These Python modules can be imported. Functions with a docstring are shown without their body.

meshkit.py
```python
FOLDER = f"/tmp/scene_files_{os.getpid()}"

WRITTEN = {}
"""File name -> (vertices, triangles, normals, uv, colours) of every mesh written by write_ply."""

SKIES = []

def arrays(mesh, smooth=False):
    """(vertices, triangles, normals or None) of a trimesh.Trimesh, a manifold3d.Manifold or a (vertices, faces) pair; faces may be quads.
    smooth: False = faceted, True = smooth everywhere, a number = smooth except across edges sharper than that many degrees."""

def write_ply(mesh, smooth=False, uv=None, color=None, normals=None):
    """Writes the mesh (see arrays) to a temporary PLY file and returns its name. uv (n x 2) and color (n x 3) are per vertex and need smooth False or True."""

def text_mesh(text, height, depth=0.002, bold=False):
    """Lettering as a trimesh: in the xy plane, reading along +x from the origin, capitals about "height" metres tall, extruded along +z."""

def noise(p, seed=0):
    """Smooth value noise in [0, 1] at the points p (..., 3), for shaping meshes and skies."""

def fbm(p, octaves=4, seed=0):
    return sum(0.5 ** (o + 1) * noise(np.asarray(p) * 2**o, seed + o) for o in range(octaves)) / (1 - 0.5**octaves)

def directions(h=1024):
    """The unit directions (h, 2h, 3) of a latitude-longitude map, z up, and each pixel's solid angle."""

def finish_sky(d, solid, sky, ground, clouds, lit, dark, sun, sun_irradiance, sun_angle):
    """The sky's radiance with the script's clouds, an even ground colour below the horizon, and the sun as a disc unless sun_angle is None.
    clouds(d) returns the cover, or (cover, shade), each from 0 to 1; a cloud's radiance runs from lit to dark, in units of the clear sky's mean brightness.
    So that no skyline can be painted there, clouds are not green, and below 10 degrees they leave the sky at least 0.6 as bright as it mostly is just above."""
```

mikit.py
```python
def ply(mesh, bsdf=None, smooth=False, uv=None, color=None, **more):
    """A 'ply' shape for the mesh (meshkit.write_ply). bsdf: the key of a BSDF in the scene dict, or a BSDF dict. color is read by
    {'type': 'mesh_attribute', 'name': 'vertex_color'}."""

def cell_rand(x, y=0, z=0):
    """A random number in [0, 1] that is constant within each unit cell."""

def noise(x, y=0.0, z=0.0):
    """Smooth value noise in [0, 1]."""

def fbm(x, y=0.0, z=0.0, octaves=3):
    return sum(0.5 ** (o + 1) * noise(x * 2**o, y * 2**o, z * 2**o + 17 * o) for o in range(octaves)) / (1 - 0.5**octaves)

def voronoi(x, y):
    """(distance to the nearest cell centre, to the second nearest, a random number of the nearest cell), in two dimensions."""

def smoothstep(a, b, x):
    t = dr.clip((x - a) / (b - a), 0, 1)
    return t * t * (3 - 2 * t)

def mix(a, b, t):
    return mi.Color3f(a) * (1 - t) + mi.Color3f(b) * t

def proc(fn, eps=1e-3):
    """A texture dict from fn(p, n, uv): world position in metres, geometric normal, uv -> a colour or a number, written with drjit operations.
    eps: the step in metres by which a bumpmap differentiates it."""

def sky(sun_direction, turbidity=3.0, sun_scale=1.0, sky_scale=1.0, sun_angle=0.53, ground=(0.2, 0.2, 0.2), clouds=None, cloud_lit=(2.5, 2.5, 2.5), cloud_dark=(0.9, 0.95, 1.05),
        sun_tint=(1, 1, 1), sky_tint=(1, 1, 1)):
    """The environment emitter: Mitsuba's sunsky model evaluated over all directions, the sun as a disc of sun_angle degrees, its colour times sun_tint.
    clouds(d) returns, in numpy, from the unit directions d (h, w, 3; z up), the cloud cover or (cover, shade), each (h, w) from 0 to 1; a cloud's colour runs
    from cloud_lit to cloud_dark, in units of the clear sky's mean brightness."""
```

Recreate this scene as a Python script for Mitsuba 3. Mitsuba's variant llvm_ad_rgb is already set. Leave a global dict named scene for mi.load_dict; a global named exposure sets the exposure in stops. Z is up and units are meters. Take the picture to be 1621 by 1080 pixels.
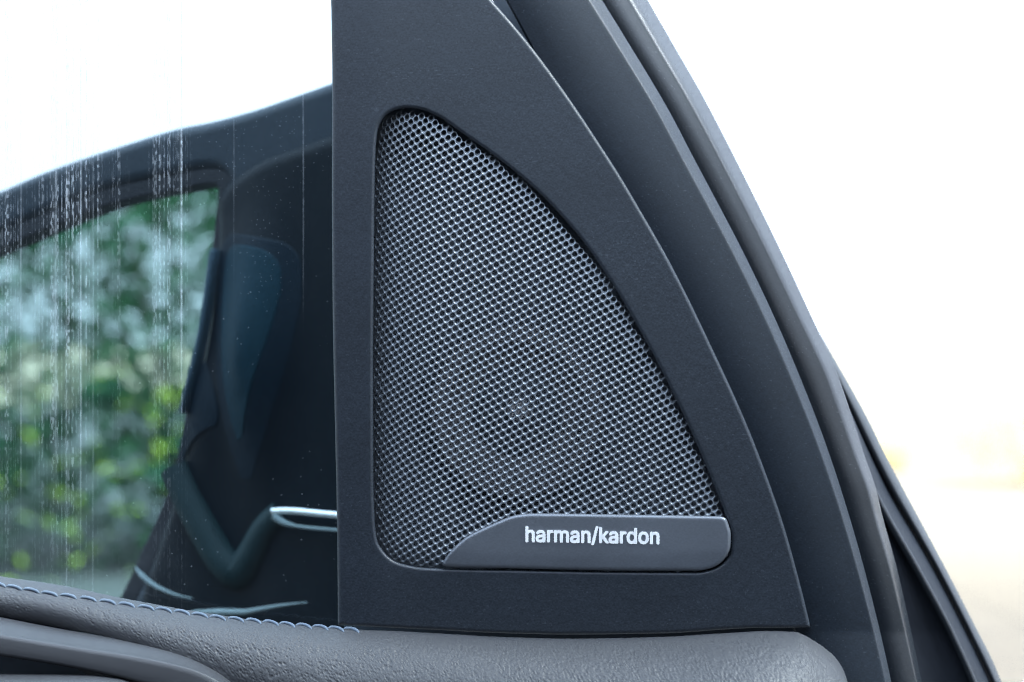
import math, random
import numpy as np, trimesh, drjit as dr, mitsuba as mi, mikit, meshkit
from shapely.geometry import Polygon, Point, LineString
from shapely import contains_xy, distance, points as shp_points
from scipy.interpolate import PchipInterpolator
from scipy.spatial import Delaunay, cKDTree
random.seed(7)
RNG = np.random.default_rng(11)
T = mi.ScalarTransform4f

# ------------------------------------------------------------------ camera, sky, exposure
DIST, CX, CY, SC = 0.5, 810.5, 540.0, 1 / 6000.0       # the corner panel stands 0.5 m from the lens, 6 photograph pixels to a millimetre there
CZ = 1.05                                              # height of the lens above the ground
HFOV = math.degrees(2 * math.atan(810.5 * SC / DIST))
exposure = 3.05
scene, labels = {}, {}
scene['camera'] = {'type': 'thinlens', 'fov': HFOV, 'fov_axis': 'x', 'aperture_radius': 0.0026, 'focus_distance': DIST,
                   'near_clip': 0.02, 'far_clip': 900.0,
                   'to_world': T().look_at(origin=[0, -DIST, CZ], target=[0, 0, CZ], up=[0, 0, 1])}


def overcast(d):
    el = np.clip(d[..., 2], 0, 1)
    return np.ones(el.shape), 1 - el ** 1.4


scene['sky'] = mikit.sky([0.6, -0.1, 0.8], turbidity=3, sun_scale=0.55, sun_angle=20, clouds=overcast, sun_tint=(0.72, 0.95, 1.25),
                         cloud_lit=(4.6, 5.7, 7.2), cloud_dark=(1.5, 1.7, 2.05), ground=(0.3, 0.29, 0.27))

# ------------------------------------------------------------------ materials
def M(name, d):
    scene[name] = d
    return name


def rough(color, roughness, spec=0.5, metallic=0.0, **kw):
    c = color if isinstance(color, dict) else {'type': 'rgb', 'value': list(color)}
    return {'type': 'principled', 'base_color': c, 'roughness': roughness, 'specular': spec, 'metallic': metallic, **kw}


def bumped(tex, inner, scale=1.0):
    return {'type': 'twosided', 'b': {'type': 'bumpmap', 'tex': tex, 'scale': scale, 'b': inner}}


def two(inner):
    return {'type': 'twosided', 'b': inner}


def grain(p, n, uv):
    return mikit.noise(p.x * 3300, p.y * 3300, p.z * 3300) * 2.6e-5


def fine_grain(p, n, uv):
    return mikit.noise(p.x * 3300, p.y * 3300, p.z * 3300) * 1.5e-5


def leather_fine(p, n, uv):
    return mikit.fbm(p.x * 1800, p.y * 1800, p.z * 1800, 2) * 2e-5


def speckled(r, g, b, amount, wear):
    """Fine moulded grain, a little rubbed dust."""
    def tone(p, n, uv):
        k = 0.86 + 0.28 * mikit.fbm(p.x * 55, p.y * 55, p.z * 55, 3)
        s = mikit.noise(p.x * 2500, p.y * 2500, p.z * 2500) + 0.7 * mikit.noise(p.x * 4100 + 7, p.y * 4100, p.z * 4100)
        dust = mikit.smoothstep(0.80, 0.97, mikit.noise(p.x * 1900, p.y * 1900, p.z * 1900 + 3.0)) * mikit.fbm(p.x * 40 + 5, p.y * 40, p.z * 40, 3)
        return mi.Color3f(r, g, b) * k * (1 - amount + amount * 1.18 * s) + mi.Color3f(0.9, 1.0, 1.1) * wear * dust
    return mikit.proc(tone)


M('panel_plastic', bumped(mikit.proc(grain, 1e-4), rough(speckled(0.021, 0.027, 0.036, 0.55, 0.04), 0.46, 0.5)))
M('frame_plastic', bumped(mikit.proc(fine_grain, 1e-4), rough(speckled(0.008, 0.0135, 0.021, 0.5, 0.03), 0.48, 0.5)))
M('seal_rubber', bumped(mikit.proc(fine_grain, 1e-4), rough(speckled(0.009, 0.012, 0.016, 0.3, 0.04), 0.34, 0.8)))
M('black_rubber', two(rough((0.007, 0.010, 0.016), 0.6, 0.3)))
M('outer_grey', two(rough((0.04, 0.044, 0.05), 0.5, 0.5)))
M('badge_satin', bumped(mikit.proc(fine_grain, 1e-4), rough(speckled(0.15, 0.165, 0.19, 0.15, 0.02), 0.40, 0.5, 0.4)))
M('silver_print', two(rough((0.95, 0.95, 0.95), 0.4, 0.6, 0.0)))
M('mesh_metal', two(rough((0.17, 0.19, 0.215), 0.40, 0.6, 0.5)))
M('cavity_black', two(rough((0.06, 0.075, 0.095), 0.7, 0.3)))
M('tweeter_grey', two(rough((0.34, 0.33, 0.34), 0.5, 0.5)))
M('tweeter_dome', two(rough((0.85, 0.82, 0.82), 0.35, 0.6, 0.2)))
M('leather', bumped(mikit.proc(leather_fine, 1e-4), rough((0.037, 0.0385, 0.043), 0.56, 0.5)))
M('thread', two(rough((0.11, 0.14, 0.18), 0.7, 0.3)))
M('handle_plastic', bumped(mikit.proc(fine_grain, 1e-4), rough((0.030, 0.031, 0.035), 0.5, 0.5)))
M('paint_navy', two(rough((0.0004, 0.0045, 0.009), 0.5, 0.15)))
M('paint_teal_dim', two(rough((0.0006, 0.008, 0.016), 0.55, 0.15)))
M('paint_band', two(rough((0.012, 0.022, 0.034), 0.5, 0.3)))
M('paint_teal', two(rough((0.001, 0.019, 0.031), 0.6, 0.15)))
M('paint_grey', two(rough((0.03, 0.06, 0.085), 0.5, 0.3)))
M('chrome', two({'type': 'roughconductor', 'material': 'none', 'specular_reflectance': {'type': 'rgb', 'value': [0.8, 0.85, 0.88]}, 'alpha': 0.3}))
M('arm_grey', two(rough((0.007, 0.022, 0.026), 0.6, 0.2)))
M('dull_metal', two(rough((0.18, 0.23, 0.24), 0.5, 0.4)))
M('mirror_silver', two({'type': 'conductor', 'material': 'none', 'specular_reflectance': {'type': 'rgb', 'value': [0.66, 0.82, 0.80]}}))


def px_x(px, d=0.012):
    return (px - CX) * SC * (1 + d / DIST)


def streaks(p, n, uv):
    """Dried water runs and dust on the outside of the pane."""
    x, z = p.x, p.z - CZ
    env = mi.Float(0)
    for c, w, a, zend in ((14, 14, 0.85, -.02), (100, 40, 0.7, -.03), (125, 22, 0.9, -.005), (150, 12, 0.6, .01), (185, 12, 0.35, .0), (262, 20, 0.9, .0), (287, 8, 1.0, .01)):
        g = dr.exp(-dr.square((x - px_x(c)) / (w * SC)))
        fade = mikit.smoothstep(zend - 0.055, zend + 0.035, z)
        env = dr.maximum(env, g * a * (0.06 + 0.94 * fade))
    runs = mikit.smoothstep(0.52, 0.86, mikit.noise(x * 2600)) + 0.6 * mikit.smoothstep(0.6, 0.9, mikit.noise(x * 6200, 5.0))
    beads = 0.14 + 1.15 * mikit.smoothstep(0.42, 0.8, mikit.noise(x * 3200, z * 1100, 3.0)) * (0.5 + mikit.noise(x * 900, z * 120, 6.0))
    v = env * runs * beads
    for c, w, a, zend in ((88, 1.6, 0.8, -.02), (128, 1.5, 0.9, -.03), (287, 1.6, 1.1, .005), (33, 1.3, 0.6, -.03), (480, 1.1, 0.5, .03), (370, 1.0, 0.25, .04), (147, 1.2, .3, -.09), (105, 1.2, .35, -.08)):
        g = dr.exp(-dr.square((x + 0.00012 * (mikit.noise(z * 60, c) - .5) - px_x(c)) / (w * SC)))
        v += g * a * mikit.smoothstep(zend - 0.03, zend + 0.01, z) * (0.25 + 0.9 * mikit.noise(x * 1500, z * 1100, 8.0))
    f1, f2, r = mikit.voronoi(x * 420, z * 420)
    drops = mikit.smoothstep(0.13, 0.05, f1) * mikit.smoothstep(0.86, 0.98, r) * mikit.smoothstep(0.45, 0.6, mikit.noise(x * 70, z * 50, 4.0))
    f1b, f2b, rb = mikit.voronoi(x * 900 + 3, z * 900)
    specks = mikit.smoothstep(0.2, 0.08, f1b) * mikit.smoothstep(0.8, 0.97, rb) * mikit.smoothstep(0.4, 0.7, mikit.noise(x * 60, z * 60, 9.0))
    lower = dr.exp(-dr.square((z + 0.055) / 0.012)) * mikit.smoothstep(px_x(330), px_x(60), x) * (0.3 + mikit.fbm(x * 300, z * 300, 1.0))
    dust = 0.002 + 0.008 * mikit.fbm(x * 90, z * 45, 2.0)
    return dr.clip(0.36 * v + 0.12 * drops + 0.12 * specks * mikit.smoothstep(-.05, .05, z) + 0.07 * lower + dust, 0, 0.85)


M('dusty_glass', {'type': 'blendbsdf', 'weight': mikit.proc(streaks),
                  'g': {'type': 'thindielectric', 'int_ior': 1.25, 'specular_transmittance': {'type': 'rgb', 'value': [0.80, 0.93, 0.95]}},
                  'w': {'type': 'diffuse', 'reflectance': {'type': 'rgb', 'value': [0.75, 0.80, 0.84]}}})

# ------------------------------------------------------------------ geometry helpers
def P(px, py, d=0.0):
    """The point that the photograph shows at (px, py), d metres beyond the plane of the corner panel."""
    px, py, d = np.broadcast_arrays(np.asarray(px, float), np.asarray(py, float), np.asarray(d, float))
    k = SC * (1 + d / DIST)
    return np.stack([(px - CX) * k, d, CZ + (CY - py) * k], -1)


def curve(pts, n=400, closed=False):
    """A smooth polyline through the points, resampled evenly."""
    p = np.array(pts, float)
    if closed:
        p = np.vstack([p, p[:1]])
    s = np.r_[0, np.cumsum(np.linalg.norm(np.diff(p, axis=0), axis=1))]
    u = np.linspace(0, s[-1], n, endpoint=not closed)
    return np.stack([PchipInterpolator(s, p[:, k])(u) for k in (0, 1)], 1)


def chaikin(p, it=2):
    p = np.array(p, float)
    for _ in range(it):
        q = np.roll(p, -1, 0)
        p = np.stack([0.75 * p + 0.25 * q, 0.25 * p + 0.75 * q], 1).reshape(-1, 2)
    return p


def by_y(pts):
    """px as a function of py, carried on straight past both ends."""
    a = np.array(pts, float)
    a = a[np.argsort(a[:, 1])]
    f = PchipInterpolator(a[:, 1], a[:, 0])
    s0, s1 = (a[2, 0] - a[0, 0]) / (a[2, 1] - a[0, 1]), (a[-1, 0] - a[-3, 0]) / (a[-1, 1] - a[-3, 1])
    return lambda y: np.where(y < a[0, 1], a[0, 0] + (y - a[0, 1]) * s0, np.where(y > a[-1, 1], a[-1, 0] + (y - a[-1, 1]) * s1, f(np.clip(y, a[0, 1], a[-1, 1]))))


def grid_mesh(v):
    """A (rows, columns, 3) grid as a mesh."""
    r, c = v.shape[:2]
    i, j = np.meshgrid(np.arange(r - 1), np.arange(c - 1), indexing='ij')
    q = np.stack([i * c + j, (i + 1) * c + j, (i + 1) * c + j + 1, i * c + j + 1], -1).reshape(-1, 4)
    return trimesh.Trimesh(v.reshape(-1, 3), np.vstack([q[:, [0, 1, 2]], q[:, [0, 2, 3]]]), process=False)


def face_camera(m):
    """Winding such that the surface's normals look towards -y."""
    a = m.face_normals * m.area_faces[:, None]
    if a[:, 1].sum() > 0:
        m.invert()
    return m


def ring_normals(p, ccw):
    t = np.roll(p, -1, 0) - np.roll(p, 1, 0)
    t /= np.linalg.norm(t, axis=1, keepdims=True) + 1e-12
    n = np.stack([-t[:, 1], t[:, 0]], 1)           # left of the direction of travel
    return n if ccw else -n


def plate(outer, holes, radius, wall, step, place, relief=None, segs=6, hole_wall=None):
    """A plate with rounded rims. outer, holes: closed rings in local 2-D; place(u, v, d) -> points; relief(u, v) -> extra depth.
    The rim falls back by 'radius' round the edge and then by 'wall' straight back."""
    rings, verts, faces, at = [], [], [], 0
    inner_rings = []
    for k, ring in enumerate([outer] + list(holes)):
        p = np.array(ring, float)
        ccw = Polygon(p).exterior.is_ccw
        n = ring_normals(p, ccw) * (1 if k == 0 else -1)      # into the material
        rows = []
        deep = wall if k == 0 or hole_wall is None else hole_wall
        prof = [(0.0, radius + deep), (0.0, radius)] if deep > 0 else [(0.0, radius)]
        prof += [(radius * (1 - math.cos(a)), radius * (1 - math.sin(a))) for a in np.linspace(0, math.pi / 2, segs + 1)[1:]]
        for ins, dep in prof:
            q = p + n * ins
            rel = 0 if relief is None else relief(q[:, 0], q[:, 1])
            rows.append(place(q[:, 0], q[:, 1], dep + rel))
        m = len(p)
        verts.append(np.vstack(rows))
        for r in range(len(rows) - 1):
            a = at + r * m + np.arange(m)
            b = at + r * m + (np.arange(m) + 1) % m
            faces += [np.stack([a, b, b + m], 1), np.stack([a, b + m, a + m], 1)]
        at += len(rows) * m
        inner_rings.append(p + n * radius)
    poly = Polygon(inner_rings[0], inner_rings[1:]).buffer(0)
    x0, y0, x1, y1 = poly.bounds
    gx, gy = np.meshgrid(np.arange(x0 + step / 2, x1, step), np.arange(y0 + step / 2, y1, step))
    g = np.stack([gx.ravel(), gy.ravel()], 1)
    small = poly.buffer(-0.45 * step)
    g = g[contains_xy(small, g[:, 0], g[:, 1])]
    pts = np.vstack(inner_rings + [g])
    tri = Delaunay(pts).simplices
    c = pts[tri].mean(1)
    ok = contains_xy(poly, c[:, 0], c[:, 1])
    tri = tri[ok]
    rel = 0 if relief is None else relief(pts[:, 0], pts[:, 1])
    verts.append(place(pts[:, 0], pts[:, 1], 0 + rel))
    faces.append(tri + at)
    m = trimesh.Trimesh(np.vstack(verts), np.vstack(faces), process=False)
    m.merge_vertices(digits_vertex=7)
    m.update_faces(m.nondegenerate_faces())
    trimesh.repair.fix_winding(m)
    return face_camera(m)


def px_place(d0):
    """Local units are photograph pixels; depth is in pixels too."""
    return lambda u, v, d: P(u, v, d0 + np.asarray(d) * SC)


def tube(points, radius, sides=10, cap=True):
    p = np.array(points, float)
    t = np.gradient(p, axis=0)
    t /= np.linalg.norm(t, axis=1, keepdims=True)
    a = np.cross(t, [0.0, 1.0, 0.05])
    a /= np.linalg.norm(a, axis=1, keepdims=True)
    b = np.cross(t, a)
    r = np.broadcast_to(np.asarray(radius, float), (len(p),))
    ang = np.linspace(0, 2 * np.pi, sides, endpoint=False)
    v = p[:, None] + r[:, None, None] * (np.cos(ang)[None, :, None] * a[:, None] + np.sin(ang)[None, :, None] * b[:, None])
    v = np.concatenate([v, v[:, :1]], 1)
    m = grid_mesh(v)
    if cap:
        for e in (0, -1):
            c = trimesh.Trimesh(np.vstack([v[e, :-1], p[e]]), [[i, (i + 1) % sides, sides] for i in range(sides)], process=False)
            m = trimesh.util.concatenate([m, c])
    m.merge_vertices(digits_vertex=7)
    trimesh.repair.fix_normals(m)
    return m


def rounded_box(lo, hi, r):
    import manifold3d as mf
    s = mf.Manifold.sphere(r, 16)
    return mf.Manifold.batch_hull([s.translate([x, y, z]) for x in (lo[0] + r, hi[0] - r) for y in (lo[1] + r, hi[1] - r) for z in (lo[2] + r, hi[2] - r)])


def add(key, mesh, mat, smooth=35, label=None, cat=None, group=None, kind=None):
    scene[key] = mikit.ply(mesh, mat, smooth=smooth)
    tag(key, label, cat, group, kind)
    return key


def tag(key, label=None, cat=None, group=None, kind=None):
    d = {k: v for k, v in dict(label=label, category=cat, group=group, kind=kind).items() if v}
    if d:
        labels[key] = d


# ------------------------------------------------------------------ the setting: ground
def sheet(x0, x1, y0, y1, z):
    return trimesh.Trimesh([[x0, y0, z], [x1, y0, z], [x1, y1, z], [x0, y1, z]], [[0, 1, 2], [0, 2, 3]], process=False)


def asphalt_tone(p, n, uv):
    return mi.Color3f(0.075, 0.074, 0.072) * (0.75 + 0.5 * mikit.fbm(p.x * 40, p.y * 40, 0.0, 4))


def paving_tone(p, n, uv):
    k = mikit.fbm(p.x * 0.5, p.y * 0.35, 0.0, 3)
    f = mikit.smoothstep(0.9, 1.0, dr.maximum(dr.abs(p.x * 1.6 - dr.floor(p.x * 1.6) - .5), dr.abs(p.y * 1.6 - dr.floor(p.y * 1.6) - .5)) * 2)
    drift = mikit.smoothstep(6.2, 10.3, p.y + 0.8 * k)          # gravel dust carried over the slabs
    return mikit.mix(mikit.mix((0.175, 0.133, 0.088), (0.145, 0.118, 0.09), k) * (1 - 0.25 * f), (0.22, 0.18, 0.13), drift)


def far_tone(p, n, uv):
    return mi.Color3f(0.22, 0.18, 0.13) * (0.92 + 0.16 * mikit.fbm(p.x * 0.15, p.y * 0.15, 0.0, 3))


M('asphalt', two(rough(mikit.proc(asphalt_tone), 0.85, 0.3)))
M('pale_paving', two(rough(mikit.proc(paving_tone), 0.8, 0.3)))
M('pale_gravel', two(rough(mikit.proc(far_tone), 0.9, 0.2)))
add('ground', sheet(-400, 400, -400, 400, 0.0), 'pale_gravel', False, 'pale gravel ground running out to the bright horizon', None, None, 'structure')
add('road', sheet(-30, 30, -9, 3.2, 0.004), 'asphalt', False, 'grey asphalt under the open car door', None, None, 'structure')
add('pavement', sheet(-30, 30, 3.2, 10.5, 0.008), 'pale_paving', False, 'cream paving beyond the open car door', None, None, 'structure')

# ------------------------------------------------------------------ the car door
labels['car'] = {'label': 'dark car with its door open: corner speaker panel, leather door top, dusty side window', 'category': 'car'}

SAIL_R = [(778, 0), (830, 60), (895, 147), (957, 240), (980, 276), (1012, 330), (1063, 420), (1122, 540), (1180, 667), (1205, 730), (1240, 830), (1260, 900), (1283, 993)]
sail_r = by_y(SAIL_R)
SAIL_L = [(522, -60), (524, 0), (526, 130), (525.5, 300), (527, 500), (531, 700), (534, 850), (535, 1000)]
sail_l = by_y(SAIL_L)
OPENING = [(592, 400), (593, 300), (594.5, 240), (598, 206), (606, 188), (621, 176), (643, 171), (665, 173.5), (688, 182), (733, 212), (783, 247), (833, 287), (860, 312), (892, 346), (924, 384),
           (972, 454), (1012, 522), (1050, 592), (1086, 666), (1110, 720), (1134, 778), (1150, 820), (1158, 850), (1157, 872), (1147, 889), (1128, 901), (1103, 906), (1000, 905.5), (850, 903), (696, 900), (663, 898), (644, 894.5),
           (624, 888), (607, 873), (597, 855), (593, 822), (591, 760), (590.5, 600)]
opening = curve(OPENING, 520, True)
opening_poly = Polygon(opening)


def crown(px, py):
    """The gentle swell of the corner panel, in pixels of depth: falls away to the top, the bottom and the left edge."""
    px, py = np.asarray(px, float), np.asarray(py, float)
    return (py - 430) ** 2 / 2 / 5200.0 + np.clip(612 - px, 0, None) ** 2 / 2 / 260.0 + np.clip(py - 890, 0, None) ** 2 / 2 / 2600.0


yy = np.linspace(-70, 1000, 150)
edge_r = np.stack([sail_r(np.linspace(-70, 993, 190)), np.linspace(-70, 993, 190)], 1)
bottom = curve([(1283, 993), (1276, 993.5), (1200, 994), (1050, 1002.5), (900, 1004.5), (800, 1002.5), (700, 997.5), (600, 992.5), (535, 989.5)], 140)
edge_l = np.stack([sail_l(np.linspace(989.5, -70, 180)), np.linspace(989.5, -70, 180)], 1)
top = np.stack([np.linspace(sail_l(-70.0), sail_r(-70.0), 40), np.full(40, -70.0)], 1)
sail = np.vstack([edge_r[:-1], bottom[:-1], edge_l[:-1], top[:-1]])
add('car__corner_panel', plate(sail, [opening], 6.0, 55, 9.0, px_place(0.0), crown, 7, 95), 'panel_plastic', 40, 'dark grained plastic corner panel around the speaker')

# the recess behind the mesh
back = np.array(Polygon(sail).buffer(-12).union(Polygon([(545, 940), (1262, 940), (1272, 1045), (545, 1045)])).union(Polygon([(740, -65), (835, -65), (880, 80), (840, 100)])).exterior.coords)[:-1]
add('car__speaker_recess', face_camera(trimesh.util.concatenate([plate(curve(back, 400, True), [], 1.0, 10, 40, px_place(0.0285))])), 'cavity_black', False, 'black recess behind the mesh')

M('basket_grey', two(rough((0.19, 0.215, 0.25), 0.7, 0.3)))
add('car__speaker_basket', plate(curve(np.array(opening_poly.buffer(14).exterior.coords)[:-1], 300, True), [], 1.0, 6, 30, px_place(0.0165)), 'basket_grey', False, 'grey speaker backing glimpsed through the mesh holes')

# mesh grille: punched sheet with slanted hole rows
V1, V2 = np.array([16.5, 3.1]), np.array([9.65, -4.85])
lat = np.array([i * V1 + j * V2 for i in range(-3, 4) for j in range(-3, 4)])
from scipy.spatial import Voronoi
vor = Voronoi(lat)
cell = vor.vertices[vor.regions[vor.point_region[np.argmin(np.abs(lat).sum(1))]]]
cell = cell[np.argsort(np.arctan2(cell[:, 1], cell[:, 0]))]
NSEG = 4
cb = np.vstack([cell[i] + (cell[(i + 1) % len(cell)] - cell[i]) * (k / NSEG) for i in range(len(cell)) for k in range(NSEG)]).reshape(-1, 2)
ang = np.arctan2(cb[:, 1], cb[:, 0])
el = np.stack([np.cos(ang), np.sin(ang)], 1)
cov = np.linalg.inv(cb.T @ cb / len(cb) * 2)
el = el / np.sqrt(np.einsum('ni,ij,nj->n', el, cov, el))[:, None]
inrad = np.min(np.linalg.norm(cb, axis=1) / np.linalg.norm(el, axis=1))
el = el * inrad


def warp(u):
    s = np.clip(705 - u, 0, None)
    return u + 0.00118 * s * s


def grille_depth(px, py):
    dist = distance(shp_points(np.stack([px, py], -1)), opening_poly.exterior)
    k = np.clip(1 - dist / 30.0, 0, 1)
    return crown(np.clip(px, 620, None), py) + 4 + np.clip(700 - px, 0, None) ** 2 / 2 / 260.0 + 15 * (1 - np.sqrt(np.clip(1 - (0.97 * k) ** 2, 0, 1)))


BADGE = [(700, 893), (706, 882), (714, 872), (726, 860), (740, 849), (757, 840), (774, 832), (790, 825), (806, 818.5), (820, 815), (843, 813), (900, 813.4), (1000, 815), (1100, 816.6), (1140, 817.5), (1149, 821), (1153, 830), (1157, 846),
         (1156, 866), (1146, 886), (1127, 899), (1103, 903.5), (1000, 903.5), (904, 902), (800, 899.5), (715, 898), (704, 897)]
badge_poly = Polygon(curve(BADGE, 300, True))
inner = opening_poly.buffer(-4)
gv, gf, at = [], [], 0
rings = [(1.0, 0.0, 0.0), (0.93, 0.6, 0.12), (0.885, 0.9, 0.5), (0.83, 1.0, 1.4), (0.765, 1.0, 2.7), (0.75, 1.0, 3.8)]
SHAPES_R = [(cb * (1 - e) + el * e) * s for s, e, _ in rings]
nb = len(cb)
for i in range(-80, 120):
    for j in range(-140, 140):
        c = np.array([640.0, 300.0]) + i * V1 + j * V2
        if not (440 < c[0] < 1200 and 150 < c[1] < 930):
            continue
        cw = warp(c[0]), c[1]
        if not contains_xy(inner, *cw) or contains_xy(badge_poly.buffer(-14), *cw):
            continue
        for q, (s, e, dep) in zip(SHAPES_R, rings):
            u, v = warp(c[0] + q[:, 0] + 0.12 * dep), c[1] + q[:, 1] * (1 - 0.07 * dep) - 0.38 * dep
            gv.append(P(u, v, (grille_depth(u, v) + dep) * SC))
        for r in range(len(rings) - 1):
            a = at + r * nb + np.arange(nb)
            b = at + r * nb + (np.arange(nb) + 1) % nb
            gf += [np.stack([a, b, b + nb], 1), np.stack([a, b + nb, a + nb], 1)]
        at += nb * len(rings)
gm = trimesh.Trimesh(np.vstack(gv), np.vstack(gf), process=False)
gm.merge_vertices(digits_vertex=6)
gm.update_faces(gm.nondegenerate_faces())
add('car__speaker_grille', face_camera(gm), 'mesh_metal', True, 'silver grey perforated metal speaker mesh')

# tweeter behind the mesh
def lathe(profile, centre, n=64):
    """profile: (radius, depth) in metres about the y axis."""
    a = np.linspace(0, 2 * np.pi, n + 1)
    v = np.array([[[centre[0] + r * math.cos(t), centre[1] + d, centre[2] + r * math.sin(t)] for t in a] for r, d in profile])
    m = grid_mesh(v)
    m.merge_vertices(digits_vertex=7)
    m.update_faces(m.nondegenerate_faces())
    return face_camera(m)


tc = P(818, 652, 0.0080)
add('car__tweeter', lathe([(0.0235, 0.0075), (0.0235, 0.0015), (0.0228, 0.0004), (0.0215, 0.0), (0.0188, 0.0002), (0.0182, 0.001), (0.0172, 0.0042), (0.0125, 0.0065), (0.0118, 0.0064), (0.0118, 0.0075)], tc), 'tweeter_grey', 35, 'round tweeter faintly visible behind the mesh')
add('car__tweeter__dome', lathe([(0.0125, 0.0066), (0.0112, 0.0050), (0.0095, 0.0036), (0.006, 0.0016), (0.003, 0.0007), (0.0008, 0.0004), (0.0, 0.0004)], tc), 'basket_grey', 35)
add('car__tweeter__dust_cap', lathe([(0.0034, 0.0012), (0.0031, -0.0032), (0.0021, -0.0045), (0.0, -0.0049)], tc + np.array([0.0004, 0, 0.0004]), 32), 'tweeter_dome', 35)

# badge
def badge_relief(px, py):
    return crown(np.clip(px, 612, None), py) + 0.11 * np.logaddexp(0, (py - 872 - 8 * np.sin((px - 700) / 450 * 3.1)) / 3.0) * 3.0


add('car__badge', plate(curve(BADGE, 360, True), [], 6.0, 22, 6.0, px_place(-0.0012), badge_relief, 6), 'badge_satin', 40, 'satin grey name badge under the mesh')
def thick_text(text, height, depth, grow):
    from shapely import union_all
    raw = meshkit.text_mesh(text, height, depth=depth, bold=True)
    up = raw.triangles[(raw.face_normals[:, 2] > 0.9)][:, :, :2]
    shape = union_all([Polygon(t) for t in up]).buffer(grow, join_style=2).buffer(-grow * 0.3).simplify(height * 0.004)
    return trimesh.util.concatenate([trimesh.creation.extrude_polygon(g, depth, engine='earcut') for g in getattr(shape, 'geoms', [shape])])


tm = thick_text('harman/kardon', 0.01, 0.0007, 0.0003)
b = tm.bounds
tm.apply_translation([-b[0, 0], -0, 0])
w0 = b[1, 0] - b[0, 0]
h0 = b[1, 1]
tv = tm.vertices.copy()
slope = math.radians(0.95)
tx, ty = tv[:, 0] / w0 * 212.5, tv[:, 1] / h0 * 25.5
tpx, tpy = 831.5 + tx, 857.0 + tx * math.tan(slope) - ty
tm = trimesh.Trimesh(P(tpx, tpy, -0.0012 + badge_relief(tpx, tpy) * SC - tv[:, 2] * 0.6 + 0.00005), tm.faces, process=False)
trimesh.repair.fix_normals(tm)
add('car__badge__lettering', tm, 'silver_print', False, 'raised silver lettering harman/kardon')

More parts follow.
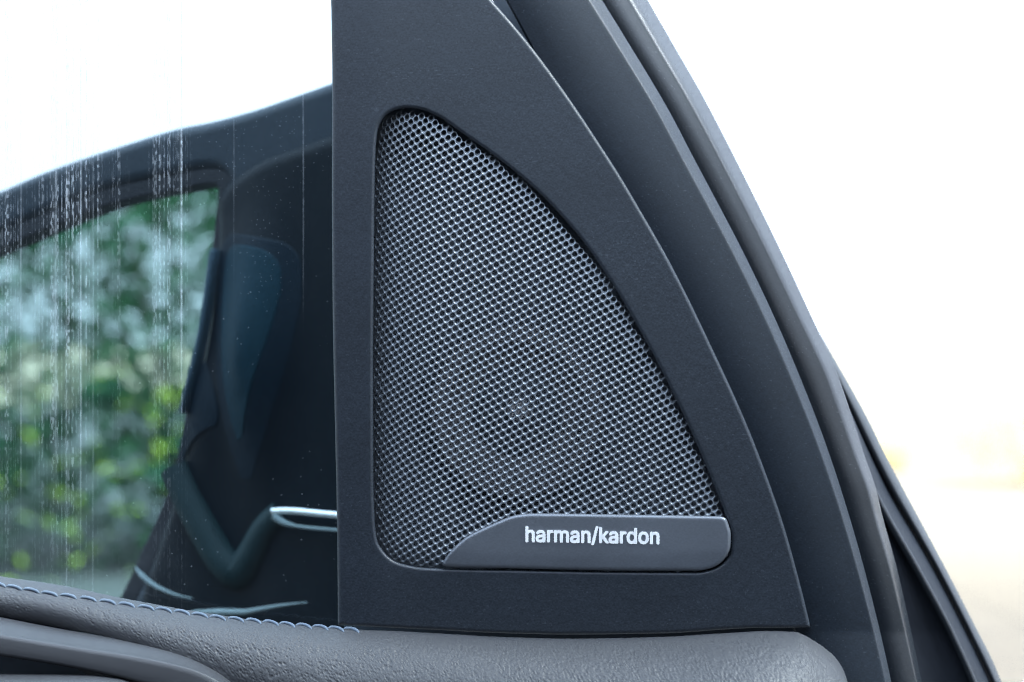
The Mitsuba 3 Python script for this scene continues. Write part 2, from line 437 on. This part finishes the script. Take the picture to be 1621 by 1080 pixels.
# door frame beside the corner panel: lofted lengths with rolled edges
s1 = by_y([(953, 0), (990, 60), (1060, 177), (1093, 240), (1187, 420), (1247, 550), (1315, 725), (1368, 900), (1411, 1080)])
s2 = by_y([(1025, 0), (1068, 75), (1111, 150), (1163, 250), (1237, 400), (1285, 503), (1307, 550), (1322, 583), (1340, 633), (1370, 725), (1387, 775), (1396, 813), (1420, 900), (1437, 975), (1459, 1080)])
s3 = by_y([(1340, 690), (1387, 775), (1401, 803), (1456, 900), (1513, 1007), (1546, 1080)])
so = by_y([(1232, 410), (1285, 507), (1310, 550), (1368, 653), (1404, 725), (1480, 868), (1497, 900), (1544, 992), (1574, 1052), (1590, 1092)])
sg = by_y([(1300, 560), (1372, 715), (1400, 770), (1476, 900), (1560, 1068), (1568, 1085)])
w1 = by_y([(21, 0), (19, 300), (15, 600), (12, 800), (10, 1080)]) if False else (lambda y: np.interp(y, [0, 300, 600, 800, 1080], [24, 21, 17, 14, 11]))
w2 = lambda y: np.interp(y, [0, 300, 500, 650, 800, 1080], [42, 34, 30, 27, 20, 13])
Y = np.linspace(-80, 1160, 260)


def loft(profile):
    """profile: list of (px(y) array, depth metres) columns."""
    sag = crown(700.0, np.clip(Y, -80, 1000)) * SC
    v = np.stack([P(c, Y, d + sag) for c, d in profile], 1)
    return face_camera(grid_mesh(v))


def rolled(start, edge, width, d0, r, back, hollow=0.0, round_=0.3):
    """A strip that ends in a rounded shoulder and a steep chamfer of the given apparent width."""
    cols = [(start - 0.3, d0 + 0.006), (start, d0 + 0.003), (start + 1.2, d0 + 0.0012), (start + 3.5, d0 + 0.0003)]
    for k in np.linspace(0.2, 0.985, 6):
        cols.append((start + (edge - width - start) * k, d0 - hollow * math.sin(math.pi * k)))
    ph = np.linspace(0, 1, 14)
    slope = np.clip(ph / round_, 0, 1) ** 1.3
    dep = np.r_[0, np.cumsum((slope[1:] + slope[:-1]) / 2)]
    dep = dep / dep[-1]
    for a, b in zip(ph[1:], dep[1:]):
        cols.append((edge - width + width * a, d0 + r * b))
    cols.append((edge - 0.6, d0 + r + 0.0009))
    cols.append((edge - 4, back))
    return cols


add('car__window_frame', loft(rolled(np.where(Y < 66, 836.5 - (66 - Y) * 0.55, sail_r(Y) + 1.5 - np.clip((Y - 66) * 0.3, 0, 30)), s1(Y), w1(Y), 0.0045, 0.0055, 0.03, 0.0012)), 'frame_plastic', 50, 'dark matt plastic window frame strip beside the panel')
add('car__window_frame_seal', loft(rolled(s1(Y) - 14, s2(Y), w2(Y) * 0.8, 0.016, 0.0085, 0.06, 0.001, 0.5)), 'seal_rubber', 50, 'smooth grey rubber seal along the frame edge')
Yall = Y
Y = np.linspace(640, 1160, 120)
add('car__door_edge', loft([(s2(Y) - 14, 0.030), (s2(Y), 0.0335), ((s2(Y) + s3(Y)) / 2, 0.036), (np.maximum(s3(Y), s2(Y)) - 2, 0.034), (sg(Y) + 6, 0.05), (sg(Y) + 6, 0.06)]), 'black_rubber', 50, 'black recessed door edge')
add('car__edge_bead', tube(P(s3(Y) - 5.5, Y, 0.033 + crown(700.0, np.clip(Y, -80, 1000)) * SC), np.full(len(Y), 0.0011), 14), 'seal_rubber', 60, 'thin grey bead along the door edge')
Y = np.linspace(430, 1160, 160)
cols = [(sg(Y) - 4, 0.056)]
for a in np.linspace(-70, 88, 18):
    t = (math.sin(math.radians(a)) - math.sin(math.radians(-70))) / (math.sin(math.radians(88)) - math.sin(math.radians(-70)))
    cols.append((sg(Y) + (so(Y) - sg(Y)) * t, 0.046 + 0.009 * (1 - math.cos(math.radians(a)))))
cols.append((so(Y) - 6, 0.075))
add('car__outer_flange', loft(cols), 'outer_grey', 60, 'dark grey outer flange of the door, against the bright background')
Y = Yall

# leather topped trim below the window
TOPZ = [(-80, 899), (0, 912), (100, 927), (200, 948), (300, 966), (400, 981), (500, 992), (560, 996.5), (620, 998.5), (700, 1003), (800, 1008.5), (900, 1011), (1050, 1008), (1150, 1002), (1220, 998.5), (1258, 1000), (1285, 1012), (1310, 1029), (1328, 1048), (1337, 1064), (1342, 1082), (1345, 1110), (1346, 1150)]
D0 = 0.006
tt = np.array(TOPZ)
ztop = PchipInterpolator(tt[:, 0], tt[:, 1])
fa = PchipInterpolator([-80, 0, 200, 370, 700, 1000, 1250, 1346], [0.010, 0.010, 0.0115, 0.014, 0.020, 0.027, 0.033, 0.030])
fb = PchipInterpolator([-80, 0, 200, 370, 700, 1000, 1250, 1346], [0.0058, 0.0058, 0.0072, 0.0125, 0.024, 0.026, 0.026, 0.026])
roll = PchipInterpolator([-80, 0, 200, 370, 560, 1346], [2.7, 2.7, 2.5, 2.1, 1.5708, 1.5708])
under = PchipInterpolator([-80, 0, 300, 450, 1346], [0.010, 0.010, 0.006, 0.0, 0.0])


def trim_surface(px, t):
    """t 0..1 rolls from the level back edge to the upright front, 1..2 goes on down."""
    th = np.clip(t, 0, 1) * roll(px)
    a, bb = fa(px), fb(px)
    k = SC * (1 + D0 / DIST)
    x = (px - CX) * k
    z0 = CZ + (CY - ztop(px)) * k
    over = np.clip(t - 1, 0, 1)
    y = D0 - a * np.abs(np.sin(th)) ** 1.1 + under(px) * over ** 1.3
    z = z0 - bb * (1 - np.cos(th)) ** 1.05 - over * 0.028
    e = (np.clip(px - 1110, 0, None) / 236.0) ** 2 * np.sin(np.clip(th, 0, math.pi / 2))      # the front corner rounds off
    return np.stack([x, y + 0.010 * e, z - 0.006 * e], -1)


NU, NT = 1150, 190
uu = np.r_[np.linspace(-70, 1250, NU - 160), np.linspace(1250, 1346, 161)[1:]]
tt_ = np.linspace(0, 1.75, NT)
U, V = np.meshgrid(uu, tt_, indexing='ij')
S = trim_surface(U, V)
m0 = face_camera(grid_mesh(S))
N = np.array(m0.vertex_normals).reshape(S.shape)
seeds = RNG.random((24000, 2))
su = -75 + seeds[:, 0] * 1425
sv = seeds[:, 1] * 1.78
sp = trim_surface(su, sv)
tree = cKDTree(sp)
dist, _ = tree.query(S.reshape(-1, 3), k=2)
f = np.clip((dist[:, 1] - dist[:, 0]) / 0.00055, 0, 1)
f = (f * f * (3 - 2 * f)).reshape(U.shape)
wr = meshkit.fbm(np.stack([S[..., 0] * 900, S[..., 1] * 260, S[..., 2] * 420], -1).reshape(-1, 3), 3, 5).reshape(U.shape)
big = meshkit.noise((S * [160, 160, 160]).reshape(-1, 3), 3).reshape(U.shape)
amp = np.clip(0.45 + 1.2 * V, 0, 1)
disp = (f * 0.00020 * (0.6 + 0.7 * big) + (wr - 0.5) * 0.00016) * amp
S = S + N * disp[..., None]
add('car__upper_trim', face_camera(grid_mesh(S)), 'leather', True, 'pebbled black leather along the top of the door')
endk = np.linspace(0, 1.75, 60)
e = trim_surface(np.full(60, 1346.0), endk)
endcap = np.stack([e, e * [1, 0, 1] + [0.0006, D0 + 0.003, 0]], 1)
add('car__upper_trim__end_edge', face_camera(tube(e[4:] + [0.0004, 0.0, 0.0005], 0.0006, 8)), 'leather', 60)

STITCH = [(-22, 921), (7, 926.5), (33, 931), (60, 936), (89, 941), (118, 945), (148, 949.5), (178, 954), (207, 959), (237, 963), (264, 967), (292, 971), (320, 975), (348, 978.8), (376, 982), (403, 984.5), (430, 987), (456, 989.5), (482, 992), (508, 994.2), (533, 996.2), (557, 998.4)]
tgrid = np.linspace(0, 1, 300)
for k, (sx, sy) in enumerate(STITCH):
    pts = []
    jit = random.uniform(-0.8, 0.8)
    for w in np.linspace(-1, 1, 15):
        x = sx + 13.2 * w
        target = sy + 0.155 * (x - sx) + 1.0 + jit * 0.5 - 2.5 * (1 - abs(w) ** 3) + 1.0 * w
        ss = trim_surface(np.full(300, x), tgrid)
        py = CY - (ss[:, 2] - CZ) / (DIST + ss[:, 1]) / SC * DIST
        i = np.argmin(np.abs(py - target))
        aa = tgrid[i] * float(roll(x)); nrm = np.array([0, -math.sin(aa), math.cos(aa)])
        pts.append(ss[i] + nrm * (-0.00004 + 0.00028 * (1 - abs(w) ** 3)))
    pts = np.array(pts)
    for ax in range(3):
        pts[1:-1, ax] = (pts[:-2, ax] + 2 * pts[1:-1, ax] + pts[2:, ax]) / 4
    r = 0.00045 * np.clip(1.25 - np.linspace(-1, 1, 15) ** 4, 0.3, 1)
    add('car__upper_trim__stitch' + ('' if k == 0 else f'_{k:03d}'), tube(pts, r, 8), 'thread', 60)

# door pull moulding at lower left
E0 = PchipInterpolator([-80, 0, 100, 187, 277, 320, 353, 372, 392], [962, 977, 996, 1010, 1030, 1047, 1066, 1081, 1104])
E1 = PchipInterpolator([-80, 0, 133, 220, 300, 335, 360, 378], [990, 1004, 1026, 1040, 1058, 1072, 1088, 1106])
E2 = PchipInterpolator([-80, 0, 100, 187, 230, 290, 340, 370], [1026, 1037, 1053, 1071, 1082, 1100, 1118, 1130])
E3 = PchipInterpolator([-80, 0, 133, 187, 213, 250], [1068, 1067, 1068, 1073, 1081, 1098])


def strip(curves, umax, n=140):
    """Lofts between curves py(px), each given with its depth and its own right end."""
    rows = []
    for fcur, d, end in curves:
        u = np.linspace(-80, end, n)
        rows.append(P(u, fcur(u), d))
    g = np.stack(rows, 0)
    end = g[:, -1]                                            # closed at its right end
    cap = trimesh.Trimesh(np.vstack([end, end.mean(0)]), [[i, (i + 1) % len(end), len(end)] for i in range(len(end))], process=False)
    return trimesh.util.concatenate([face_camera(grid_mesh(g)), cap])


def blend(fa_, fb_, t):
    return lambda u: fa_(u) * (1 - t) + fb_(u) * t


pull = [(lambda u: E0(u) + 2, 0.006, 388), (E0, -0.0035, 388), (lambda u: E0(u) + 1.2, -0.0048, 388), (lambda u: E0(u) + 3.2, -0.0056, 387)]
pull += [(blend(E0, E1, t), -0.0060 - 0.0085 * t, 388 - 12 * t) for t in (0.25, 0.5, 0.75, 0.92)]
pull += [(E1, -0.0150, 376), (lambda u: E1(u) + 2.5, -0.0156, 375)]
pull += [(blend(E1, E2, t), -0.0158 - 0.0008 * t, 375 - 6 * t) for t in (0.25, 0.6, 0.9)]
pull += [(E2, -0.0162, 368), (lambda u: E2(u) + 1.5, -0.0150, 368), (lambda u: E2(u) + 2, 0.004, 368)]
add('car__pull_moulding', strip(pull, 388), 'handle_plastic', 45, 'smooth grey plastic moulding at the lower left')
low = [(lambda u: E3(u) + 1.5, -0.004, 245), (E3, -0.014, 245), (lambda u: E3(u) + 1.5, -0.0158, 245), (lambda u: E3(u) + 5, -0.0175, 245), (lambda u: E3(u) + 18, -0.021, 245), (lambda u: E3(u) + 50, -0.024, 245), (lambda u: E3(u) + 110, -0.024, 245)]
add('car__pull_cup', strip(low, 245), 'handle_plastic', 45, 'lower lip of the grey door pull')
add('car__pull_pocket', strip([(lambda u: E1(u), 0.003, 360), (lambda u: E3(u) * 0 + 1200, 0.002, 360)], 360), 'cavity_black', False, 'black pocket behind the door pull')

# window glass
gx0, gx1 = px_x(-160), px_x(560)
gz0, gz1 = CZ - 0.095, CZ + 0.125
gl = trimesh.Trimesh([[gx0, 0.012, gz0], [gx1, 0.012, gz0], [gx1, 0.012, gz1], [gx0, 0.012, gz1]], [[0, 1, 2], [0, 2, 3]], process=False)
add('car__window_glass', face_camera(gl), 'dusty_glass', False, 'door window glass with dried white water streaks')

# ------------------------------------------------------------------ exterior mirror beyond the glass (part of the door)
NRM = np.array([-0.52, -0.854, 0.0]); NRM /= np.linalg.norm(NRM)
E_1, E_2 = np.array([-NRM[1], NRM[0], 0.0]), np.array([0.0, 0.0, 1.0])
EYE = np.array([0, -DIST, CZ])
C0 = EYE + 0.675 * np.array([(170 - CX) / 3000, 1.0, 0.0])


def on_mirror(pts):
    p = np.array(pts, float)
    d = np.stack([(p[:, 0] - CX) / 3000, np.ones(len(p)), (CY - p[:, 1]) / 3000], 1)
    t = (NRM @ (C0 - EYE)) / (d @ NRM)
    w = EYE + d * t[:, None] - C0
    return np.stack([w @ E_1, w @ E_2], 1)


def mirror_place(front=0.0, bulge=None):
    def place(u, v, d):
        extra = 0 if bulge is None else bulge(u, v)
        return C0 + np.multiply.outer(u, E_1) + np.multiply.outer(v, E_2) - np.multiply.outer(np.asarray(d + extra) * np.ones(len(np.atleast_1d(u))) - front, NRM)
    return place


SHELL = [(-210, 400), (-120, 348), (0, 303), (67, 274), (133, 250), (200, 228), (287, 202), (333, 193), (400, 175), (467, 152), (523, 132), (620, 96), (680, 110), (700, 200), (700, 700), (690, 980), (620, 1060), (300, 1075), (0, 1060), (-200, 1020), (-240, 800), (-240, 520)]
GLASS = [(-190, 480), (-100, 440), (0, 397), (40, 380), (100, 355), (160, 331), (233, 312), (293, 301), (335, 293), (347, 293), (349, 300), (345, 345), (338, 400), (333, 440), (321, 540), (308, 617), (293, 680), (277, 750), (260, 800), (247, 830), (230, 865), (203, 927), (160, 1000), (110, 1030), (0, 1040), (-160, 1010), (-210, 900), (-215, 600)]
gc = curve(GLASS, 300, True)
hole = np.array(Polygon(gc).buffer(22).exterior.coords)[:-1]
add('car__side_mirror', plate(on_mirror(curve(SHELL, 300, True)), [on_mirror(curve(hole, 240, True))], 0.0045, 0.05, 0.012, mirror_place(0.003), None, 8, 0.008), 'paint_band', 40, 'dark exterior mirror housing seen through the dusty glass')
gp = on_mirror(np.array(Polygon(gc).buffer(6).exterior.coords)[:-1])
add('car__side_mirror__mirror_glass', plate(gp, [], 0.0001, 0.001, 0.02, mirror_place(-0.004), None, 2), 'mirror_silver', 25, 'mirror glass reflecting blurred green foliage')
bez = np.array(Polygon(gc).buffer(26).exterior.coords)[:-1]
add('car__side_mirror__bezel', plate(on_mirror(curve(bez, 240, True)), [on_mirror(gc)], 0.0010, 0.010, 0.012, mirror_place(0.0015), None, 5), 'black_rubber', 40)


BULGE = [(*on_mirror([(c, d)])[0], su_, sv_, h_) for c, d, su_, sv_, h_ in ((428, 560, 0.012, 0.035, 0.011), (345, 660, 0.009, 0.02, 0.004))]


def swell(u, v):
    out = 0
    for bu, bv, a, b_, h_ in BULGE:
        out = out - h_ * np.exp(-((u - bu) / a) ** 2 - ((v - bv) / b_) ** 2)
    return out


def mplate(name, pts, mat, front, r=0.002, wall=0.006, n=120, label=None, smooth_it=1):
    add('car__side_mirror__' + name, plate(on_mirror(curve(chaikin(pts, smooth_it) if smooth_it else pts, n, True)), [], r, wall, 0.004, mirror_place(front), swell, 6), mat, 40, label)


INB = [(352, 300), (420, 250), (470, 232), (560, 200), (660, 190), (690, 400), (680, 960), (560, 1040), (250, 1040), (225, 960), (262, 850), (300, 735), (330, 600), (345, 480), (355, 390)]
mplate('inboard_shell', INB, 'paint_navy', 0.0055, 0.006, 0.02, 240)
mplate('inboard_panel', [(372, 372), (420, 374), (484, 388), (500, 440), (488, 540), (466, 640), (440, 720), (414, 770), (392, 720), (378, 650), (366, 570), (364, 450)], 'paint_teal_dim', 0.0058, 0.0006, 0.0004, 160)
mplate('inboard_panel_001', [(384, 390), (420, 390), (458, 402), (474, 440), (464, 520), (448, 590), (432, 650), (412, 705), (399, 670), (386, 610), (378, 550), (376, 450)], 'paint_teal', 0.0061, 0.0005, 0.0003, 160)
mplate('inboard_panel_002', [(342, 560), (366, 610), (378, 668), (350, 682), (322, 708), (303, 745), (306, 700), (322, 640)], 'paint_teal_dim', 0.0062, 0.0006, 0.0003)
mplate('trim_rib', [(359, 395), (368, 398), (362, 450), (347, 540), (334, 612), (322, 655), (318, 650), (330, 590), (345, 500), (354, 430)], 'paint_grey', 0.0095, 0.0015, 0.003)


def mtube(name, pts, mat, front, radius, label=None, n=40):
    p = on_mirror(curve(pts, n))
    w = mirror_place(front)(p[:, 0], p[:, 1], 0.0)
    add('car__side_mirror__' + name, tube(w, radius, 12), mat, 60, label)


mtube('mount_arm', [(296, 740), (318, 790), (345, 842), (375, 890), (392, 905), (412, 880), (436, 835), (462, 808)], 'arm_grey', 0.005, np.r_[np.full(20, 0.0062), np.linspace(0.0062, 0.0042, 20)])
mtube('bright_trim', [(468, 805), (490, 804), (540, 808), (600, 814)], 'chrome', 0.012, 0.0012, 'bright metal trim on the mirror foot')
mtube('bright_trim_001', [(600, 836), (540, 832), (505, 828), (485, 822), (471, 812)], 'dull_metal', 0.012, np.r_[np.full(28, 0.0006), np.linspace(0.0006, 0.0016, 12)])
mtube('trim_line', [(246, 893), (254, 904), (270, 918), (290, 929), (312, 937), (336, 942)], 'dull_metal', 0.010, np.r_[np.linspace(0.0004, 0.0010, 8), np.linspace(0.0010, 0.0002, 32)])
mtube('trim_line_001', [(332, 967), (345, 962), (380, 962), (420, 962), (450, 957), (485, 951), (522, 947)], 'dull_metal', 0.012, np.r_[np.linspace(0.0004, 0.0012, 12), np.linspace(0.0012, 0.0002, 28)])

# ------------------------------------------------------------------ the car that the door hangs on, behind the lens: dark cabin mirrored in the glass
M('cabin_dark', two(rough((0.02, 0.022, 0.026), 0.7, 0.3)))
M('cabin_paint', two(rough((0.012, 0.02, 0.03), 0.3, 0.5)))
for name, lo, hi, r, mat in (('roof', (-2.3, -2.5, 1.42), (0.9, -0.72, 1.52), 0.035, 'cabin_paint'), ('floor', (-2.3, -2.5, 0.25), (1.2, -0.76, 0.40), 0.04, 'cabin_paint'),
                             ('seat', (-0.95, -1.65, 0.42), (-0.3, -1.05, 0.62), 0.06, 'cabin_dark'), ('seat_back', (-1.15, -1.65, 0.55), (-0.92, -1.08, 1.18), 0.07, 'cabin_dark'),
                             ('headrest', (-1.18, -1.5, 1.2), (-1.05, -1.24, 1.38), 0.05, 'cabin_dark'), ('dashboard', (0.35, -2.4, 0.6), (0.95, -0.95, 0.98), 0.06, 'cabin_dark'),
                             ('far_side', (-2.3, -2.62, 0.25), (1.2, -2.5, 0.98), 0.04, 'cabin_dark'), ('pillar', (-1.5, -1.0, 0.3), (-1.32, -0.74, 1.45), 0.03, 'cabin_paint'),
                             ('rear_door', (-2.6, -1.02, 0.25), (-1.5, -0.74, 0.95), 0.04, 'cabin_paint'), ('rear_seat_back', (-2.3, -2.45, 0.5), (-2.05, -1.0, 1.2), 0.06, 'cabin_dark'), ('far_headliner', (-2.3, -2.62, 0.98), (0.2, -2.5, 1.45), 0.03, 'cabin_dark')):
    add('car__' + name, rounded_box(lo, hi, r), mat, 40)

# ------------------------------------------------------------------ shrubs
def leaf_cloud(n, centre, size, leaf, rng, droop=0.3):
    """Folded four-face leaves spread through an uneven crown."""
    pts = []
    while len(pts) < n:
        q = rng.uniform(-1, 1, (n, 3))
        q = q[(q ** 2).sum(1) < 1]
        q = q[(q ** 2).sum(1) > 0.1]
        dens = meshkit.fbm(q * 2.2 + 5, 3, 4)
        pts += list(q[dens > 0.45])
    c = np.array(pts[:n]) * size + centre
    up = rng.normal(0, 0.45, (n, 3)) + [0, 0, 1]
    up /= np.linalg.norm(up, axis=1, keepdims=True)
    ax = rng.normal(0, 1, (n, 3)); ax -= (ax * up).sum(1, keepdims=True) * up
    ax /= np.linalg.norm(ax, axis=1, keepdims=True)
    side = np.cross(up, ax)
    L = leaf * rng.uniform(0.6, 1.4, (n, 1)); W = L * 0.42
    v = np.stack([c - ax * L * 0.5, c + side * W * 0.5 + up * W * 0.15, c + ax * L * 0.5 - up * L * droop * 0.4, c - side * W * 0.5 + up * W * 0.15, c + up * 0.0], 1)
    k = np.arange(n)[:, None] * 5
    f_ = np.concatenate([k + [[0, 1, 4]], k + [[1, 2, 4]], k + [[2, 3, 4]], k + [[3, 0, 4]]], 0)
    return trimesh.Trimesh(v.reshape(-1, 3), f_, process=False)


def leafmat(name, refl, trans):
    M(name, {'type': 'principledthin', 'base_color': {'type': 'rgb', 'value': list(refl)}, 'roughness': 0.75, 'eta': 1.2, 'diff_trans': trans, 'spec_trans': 0.0})


leafmat('leaf_green', (0.058, 0.15, 0.075), 1.0)
leafmat('leaf_pale', (0.05, 0.145, 0.085), 1.0)
leafmat('leaf_lime', (0.52, 0.66, 0.06), 1.1)
leafmat('leaf_yellow', (0.88, 0.74, 0.42), 1.0)
M('bark', two(rough((0.10, 0.075, 0.05), 0.9, 0.2)))


def stems(base, height, spread, n, rng, r=0.02):
    out = []
    for _ in range(n):
        tip = np.array(base) + [rng.uniform(-spread, spread), rng.uniform(-spread, spread), height * rng.uniform(0.7, 1)]
        mid = (np.array(base) + tip) / 2 + rng.normal(0, 0.05, 3)
        s = np.linspace(0, 1, 10)[:, None]
        p = (1 - s) ** 2 * base + 2 * s * (1 - s) * mid + s ** 2 * tip
        out.append(tube(p, np.linspace(r, r * 0.25, 10), 7))
    return trimesh.util.concatenate(out)


rng = np.random.default_rng(5)
SH = np.array([-8.6, -2.6, 1.15])
labels['shrub'] = {'label': 'green leafy shrub reflected in the side mirror', 'category': 'shrub'}
add('shrub__crown', leaf_cloud(12000, SH, [1.1, 3.2, 1.7], 0.13, rng), 'leaf_green', False)
add('shrub__pale_leaves', leaf_cloud(150, SH + [0.4, 0, 0.2], [0.9, 2.8, 1.2], 0.30, rng), 'leaf_pale', False)
add('shrub__lime_leaves', leaf_cloud(360, SH + [1.3, 0, -0.85], [0.4, 2.6, 0.75], 0.07, rng), 'leaf_lime', False)
add('shrub__stem', stems([-8.6, -2.6, 0.0], 1.9, 1.0, 9, rng), 'bark', True)
for k, (x, y, h, w) in enumerate(((3.85, 13.4, 0.66, 0.62), (2.85, 15.0, 0.26, 0.45))):
    key = 'yellow_shrub' + ('' if k == 0 else f'_{k:03d}')
    labels[key] = {'label': ('taller yellow autumn shrub, blurred, at the right edge of the photo', 'lower pale yellow shrub, blurred, just right of the door edge')[k], 'category': 'shrub', 'group': 'yellow shrubs beyond the paving'}
    add(key + '__crown', leaf_cloud(2400, np.array([x, y, h * 0.5]), [w, w, h * 0.5], 0.045, rng), 'leaf_yellow', False)
    add(key + '__stem', stems([x, y, 0.0], h * 0.8, w * 0.5, 6, rng, 0.012), 'bark', True)
